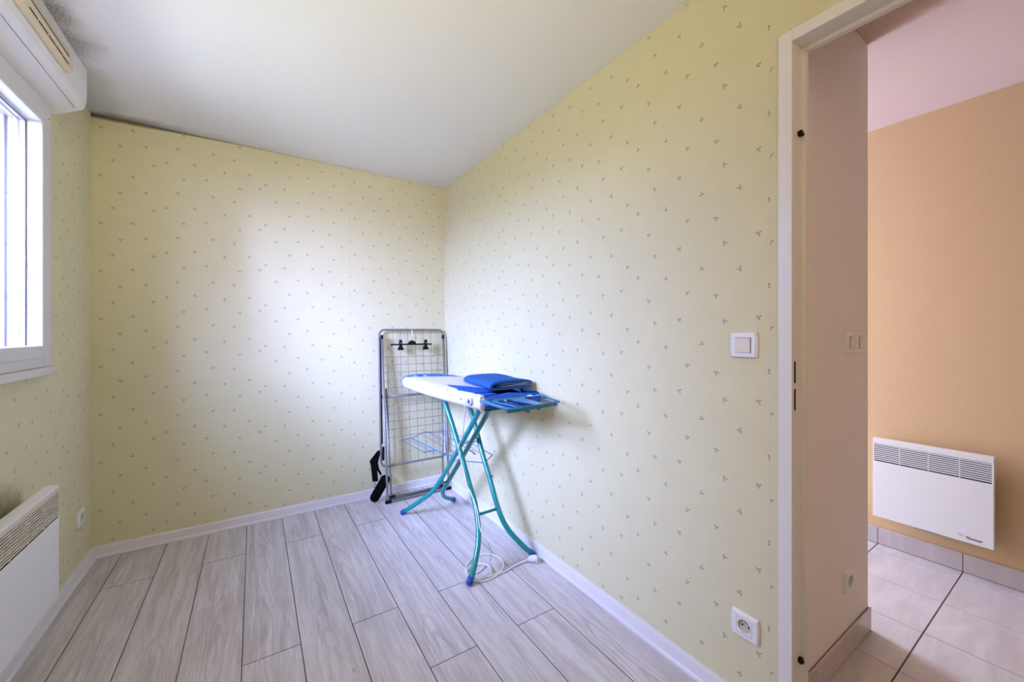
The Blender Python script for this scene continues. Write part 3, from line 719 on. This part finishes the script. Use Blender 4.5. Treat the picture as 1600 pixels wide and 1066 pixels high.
# iron rest at the near end
TZ = .915
b = MB(); b.tube([(.905, 1.655, TZ), (.890, 1.640, TZ), (.889, 1.400, TZ), (1.195, 1.428, TZ), (1.245, 1.640, TZ), (1.235, 1.66, TZ)], .0042, 8)
rest = ipart('iron_rest', b, M['blue_tray'], 'blue steel iron rest at the near end')
b = MB(); b.prism([(.889, 1.398), (1.180, 1.4245), (1.180, 1.4275), (.889, 1.401)], 'z', TZ-.016, TZ+.002); b.build('front_bar', M['teal_dark'], rest)
b = MB(); b.prism([(.887, 1.640), (.887, 1.400), (.903, 1.402), (.903, 1.640)], 'z', TZ+.002, TZ+.005)
b.prism([(.925, 1.640), (.948, 1.425), (.958, 1.425), (.940, 1.640)], 'z', TZ-.001, TZ+.003); b.build('side_strip', M['blue_tray'], rest)
b = MB(); b.prism([(.905, 1.60), (1.225, 1.612), (1.228, 1.635), (.905, 1.635)], 'z', TZ, TZ+.003); b.prism([(1.03, 1.60), (1.115, 1.605), (1.10, 1.425), (1.055, 1.42)], 'z', TZ-.001, TZ+.002); b.build('support_plate', M['blue_tray'], rest)
for x in (.985, 1.165): MB().tube([(x, 1.64, TZ), (x-.006, 1.42, TZ)], .0022, 6).build('rest_wire', M['blue_wire'], rest)
MB().tube([(.945, 1.53, TZ+.001), (1.21, 1.545, TZ+.001)], .0022, 6).build('rest_wire', M['blue_wire'], rest)
MB().prism([(.97, .900), (1.01, .900), (1.018, .884)], 'y', 1.413, 1.418).build('hook_tab', M['blue_wire'], rest)
MB().prism([(1.05, .900), (1.085, .900), (1.068, .890)], 'y', 1.418, 1.423).build('hook_tab', M['blue_wire'], rest)
b = MB(); b.tube([(1.165+.013*math.cos(a), 1.622+.013*math.sin(a), TZ+.006) for a in [2*PI*k/16 for k in range(16)]], .002, 6, True); b.build('cable_ring', M['cord'], rest)
MB().cyl((.99, 1.575, TZ+.004), .008, .006, 'z', 14, bev=.001).build('rest_screw', M['chrome'], rest)
b = MB(); b.box(.930, 1.20, 1.640, 1.672, .885, .921, .004); b.build('end_bracket', M['blue_cap'], rest)
# wire shelf folded out between the legs
SZ = .478
b = MB(); b.tube(catmull([(.875, 2.78, SZ), (.93, 2.79, SZ), (.985, 2.80, SZ+.004), (1.02, 2.81, SZ+.016), (1.07, 2.82, SZ+.022), (1.12, 2.80, SZ+.014), (1.16, 2.79, SZ+.014), (1.24, 2.78, SZ+.024)], 5), .0022, 6)
b.tube([(.875, 2.78, SZ), (.905, 2.42, SZ)], .0020, 6); b.tube([(1.24, 2.78, SZ+.02), (1.225, 2.10, SZ+.01)], .0022, 6)
shelf = ipart('wire_shelf', b, M['blue_wire'], 'blue wire shelf between the legs')
b = MB()
for (p, q, r) in (((.948, 2.79, SZ), (.995, 2.33, SZ), .0036), ((1.185, 2.79, SZ+.012), (1.16, 2.20, SZ), .0034)): b.tube([p, q], r, 8)
b.build('shelf_bar', M['blue_tray'], shelf)
for (p, q) in (((.915, 2.785, SZ), (.955, 2.40, SZ)), ((1.03, 2.812, SZ+.014), (1.06, 2.45, SZ)), ((1.09, 2.815, SZ+.018), (1.12, 2.30, SZ)), ((1.21, 2.785, SZ+.018), (1.19, 2.14, SZ))):
    MB().tube([p, q], .0016, 6).build('shelf_wire', M['blue_wire'], shelf)
b = MB(); b.tube(catmull([(.905, 2.42, SZ), (.94, 2.41, SZ), (.985, 2.41, SZ), (1.0, 2.34, SZ-.002), (1.02, 2.30, SZ-.01), (1.035, 2.26, SZ-.005), (1.06, 2.24, SZ+.01)], 5), .0026, 6)
b.tube(catmull([(1.035, 2.33, SZ-.05), (1.018, 2.31, SZ-.02), (1.035, 2.25, SZ-.03), (1.06, 2.22, SZ-.02)], 5), .0022, 6)
b.tube(catmull([(1.0, 2.30, SZ+.03), (1.04, 2.29, SZ+.02), (1.06, 2.26, SZ-.004), (1.09, 2.24, SZ), (1.10, 2.20, SZ+.03), (1.14, 2.18, SZ+.03)], 5), .0018, 6)
b.tube([(1.225, 2.10, SZ+.01), (1.14, 2.05, SZ-.01)], .0026, 6); b.tube([(1.05, 2.20, SZ-.02), (1.14, 2.05, SZ-.01)], .0026, 6)
b.build('hook_wire', M['blue_wire'], shelf)
ring((.925, 2.44, SZ+.002), .011, M['clear'], 'plastic_clip', 'clear plastic clip on the blue wire shelf of the ironing board')

# flex and plug
P = catmull([(.872, 1.742, .905), (.866, 1.748, .89), (.866, 1.756, .86), (.868, 1.766, .80), (.90, 1.85, .70), (.96, 2.02, .60), (.985, 2.06, .535), (.985, 1.995, .446), (.980, 1.955, .399), (.983, 1.880, .341), (.980, 1.830, .290), (.968, 1.790, .245), (.975, 1.765, .205), (1.00, 1.752, .16), (1.022, 1.768, .12), (1.035, 1.790, .07), (1.04, 1.82, .02), (1.027, 1.833, .006),
    (.985, 1.806, .005), (.945, 1.803, .005), (.918, 1.825, .005), (.924, 1.862, .005), (.965, 1.905, .005), (1.023, 1.938, .005), (1.091, 1.918, .005), (1.122, 1.863, .006), (1.112, 1.790, .010), (1.072, 1.742, .010), (1.015, 1.722, .005), (.950, 1.722, .005), (.912, 1.752, .005), (.905, 1.80, .010), (.93, 1.85, .012), (.985, 1.862, .010), (1.030, 1.820, .012), (1.025, 1.770, .012), (.985, 1.735, .011), (1.010, 1.732, .011), (1.06, 1.728, .006), (1.11, 1.735, .005), (1.181, 1.747, .006), (1.225, 1.742, .012)], 6)
fx = ipart('power_cord', MB().tube(P, [.0028+.0017*min(1, max(0, (i-60)/50)) for i in range(len(P))], 8), M['cord'], 'white flex running down a teal leg and coiled on the planks')
b = MB(); b.tube([(1.215, 1.743, .011), (1.24, 1.737, .016)], [.0048, .0075], 12)
b.tube([(1.238, 1.738, .016), (1.25, 1.728, .022), (1.268, 1.708, .026), (1.273, 1.703, .026)], [.011, .0165, .0185, .014], 16)
for s in (-1, 1):
    c0 = Vector((1.273, 1.703, .026)); d = Vector((.66, -.75, 0)); sd_ = Vector((.75, .66, 0))*.008*s
    b.tube([c0+sd_, c0+sd_+d*.016], .0022, 8, mi=1)
b.tube([(1.262+.015*math.cos(a)*.66, 1.694+.015*math.cos(a)*.75, .022+.013*math.sin(a)) for a in [2*PI*k/16 for k in range(16)]], .0025, 6, True)
b.build('plug', [M['cord'], M['chrome']], fx)

# ---------------------------------------------------------------- folded towel
tw = thing('towel', 'folded blue terry towel lying on the ironing board', 'towel', (1.14, 1.97, .934))
def loft(path, th, y0, y1, n, dx):
    """ribbon path in (x, z) with thickness, swept along y with a slight drift"""
    Q = catmull([(p[0], 0, p[1]) for p in path], 6); b = MB(); N = len(Q)
    L, Rr = [], []
    for i in range(N):
        t_ = (Q[min(i+1, N-1)]-Q[max(i-1, 0)]).normalized(); nn = Vector((-t_.z, 0, t_.x))
        L.append(Q[i]+nn*th/2); Rr.append(Q[i]-nn*th/2)
    ol = L+Rr[::-1]; R = []
    for k in range(n+1):
        f = k/n; y = y0+(y1-y0)*f
        R.append([(p.x+dx*f*(1 if True else 0), y+.004*math.sin(9*p.x+4*f), p.z+.0022*math.sin(14*p.x+7*f)*(1 if p.z > .022 else .0)) for p in ol])
    b.rings(R); return b
outer = [(.150, .0075), (.06, .0070), (-.05, .0070), (-.098, .010), (-.110, .022), (-.098, .036), (-.06, .0425), (.03, .042), (.10, .040), (.140, .034), (.156, .024)]
b = loft(outer, .0125, -.19, .19, 10, .035)
o = b.build('outer_fold', M['towel'], tw)
inner = [(.150, .019), (.06, .0185), (-.04, .0180), (-.066, .0205), (-.066, .0262), (-.03, .0295), (.05, .0305), (.145, .0285)]
b = loft(inner, .0062, -.183, .185, 10, .035); b.build('inner_fold', M['towel'], tw)
b = MB(); Q = catmull([(p[0], -.1835, p[1]) for p in inner], 6); b.tube(Q, .0013, 6); b.build('hem', M['hem'], tw)
b = MB(); b.tube(catmull([(-.02, -.1855, .019), (.05, -.1855, .0235), (.12, -.1855, .027)], 6), .0012, 6); b.build('hem', M['hem'], tw)
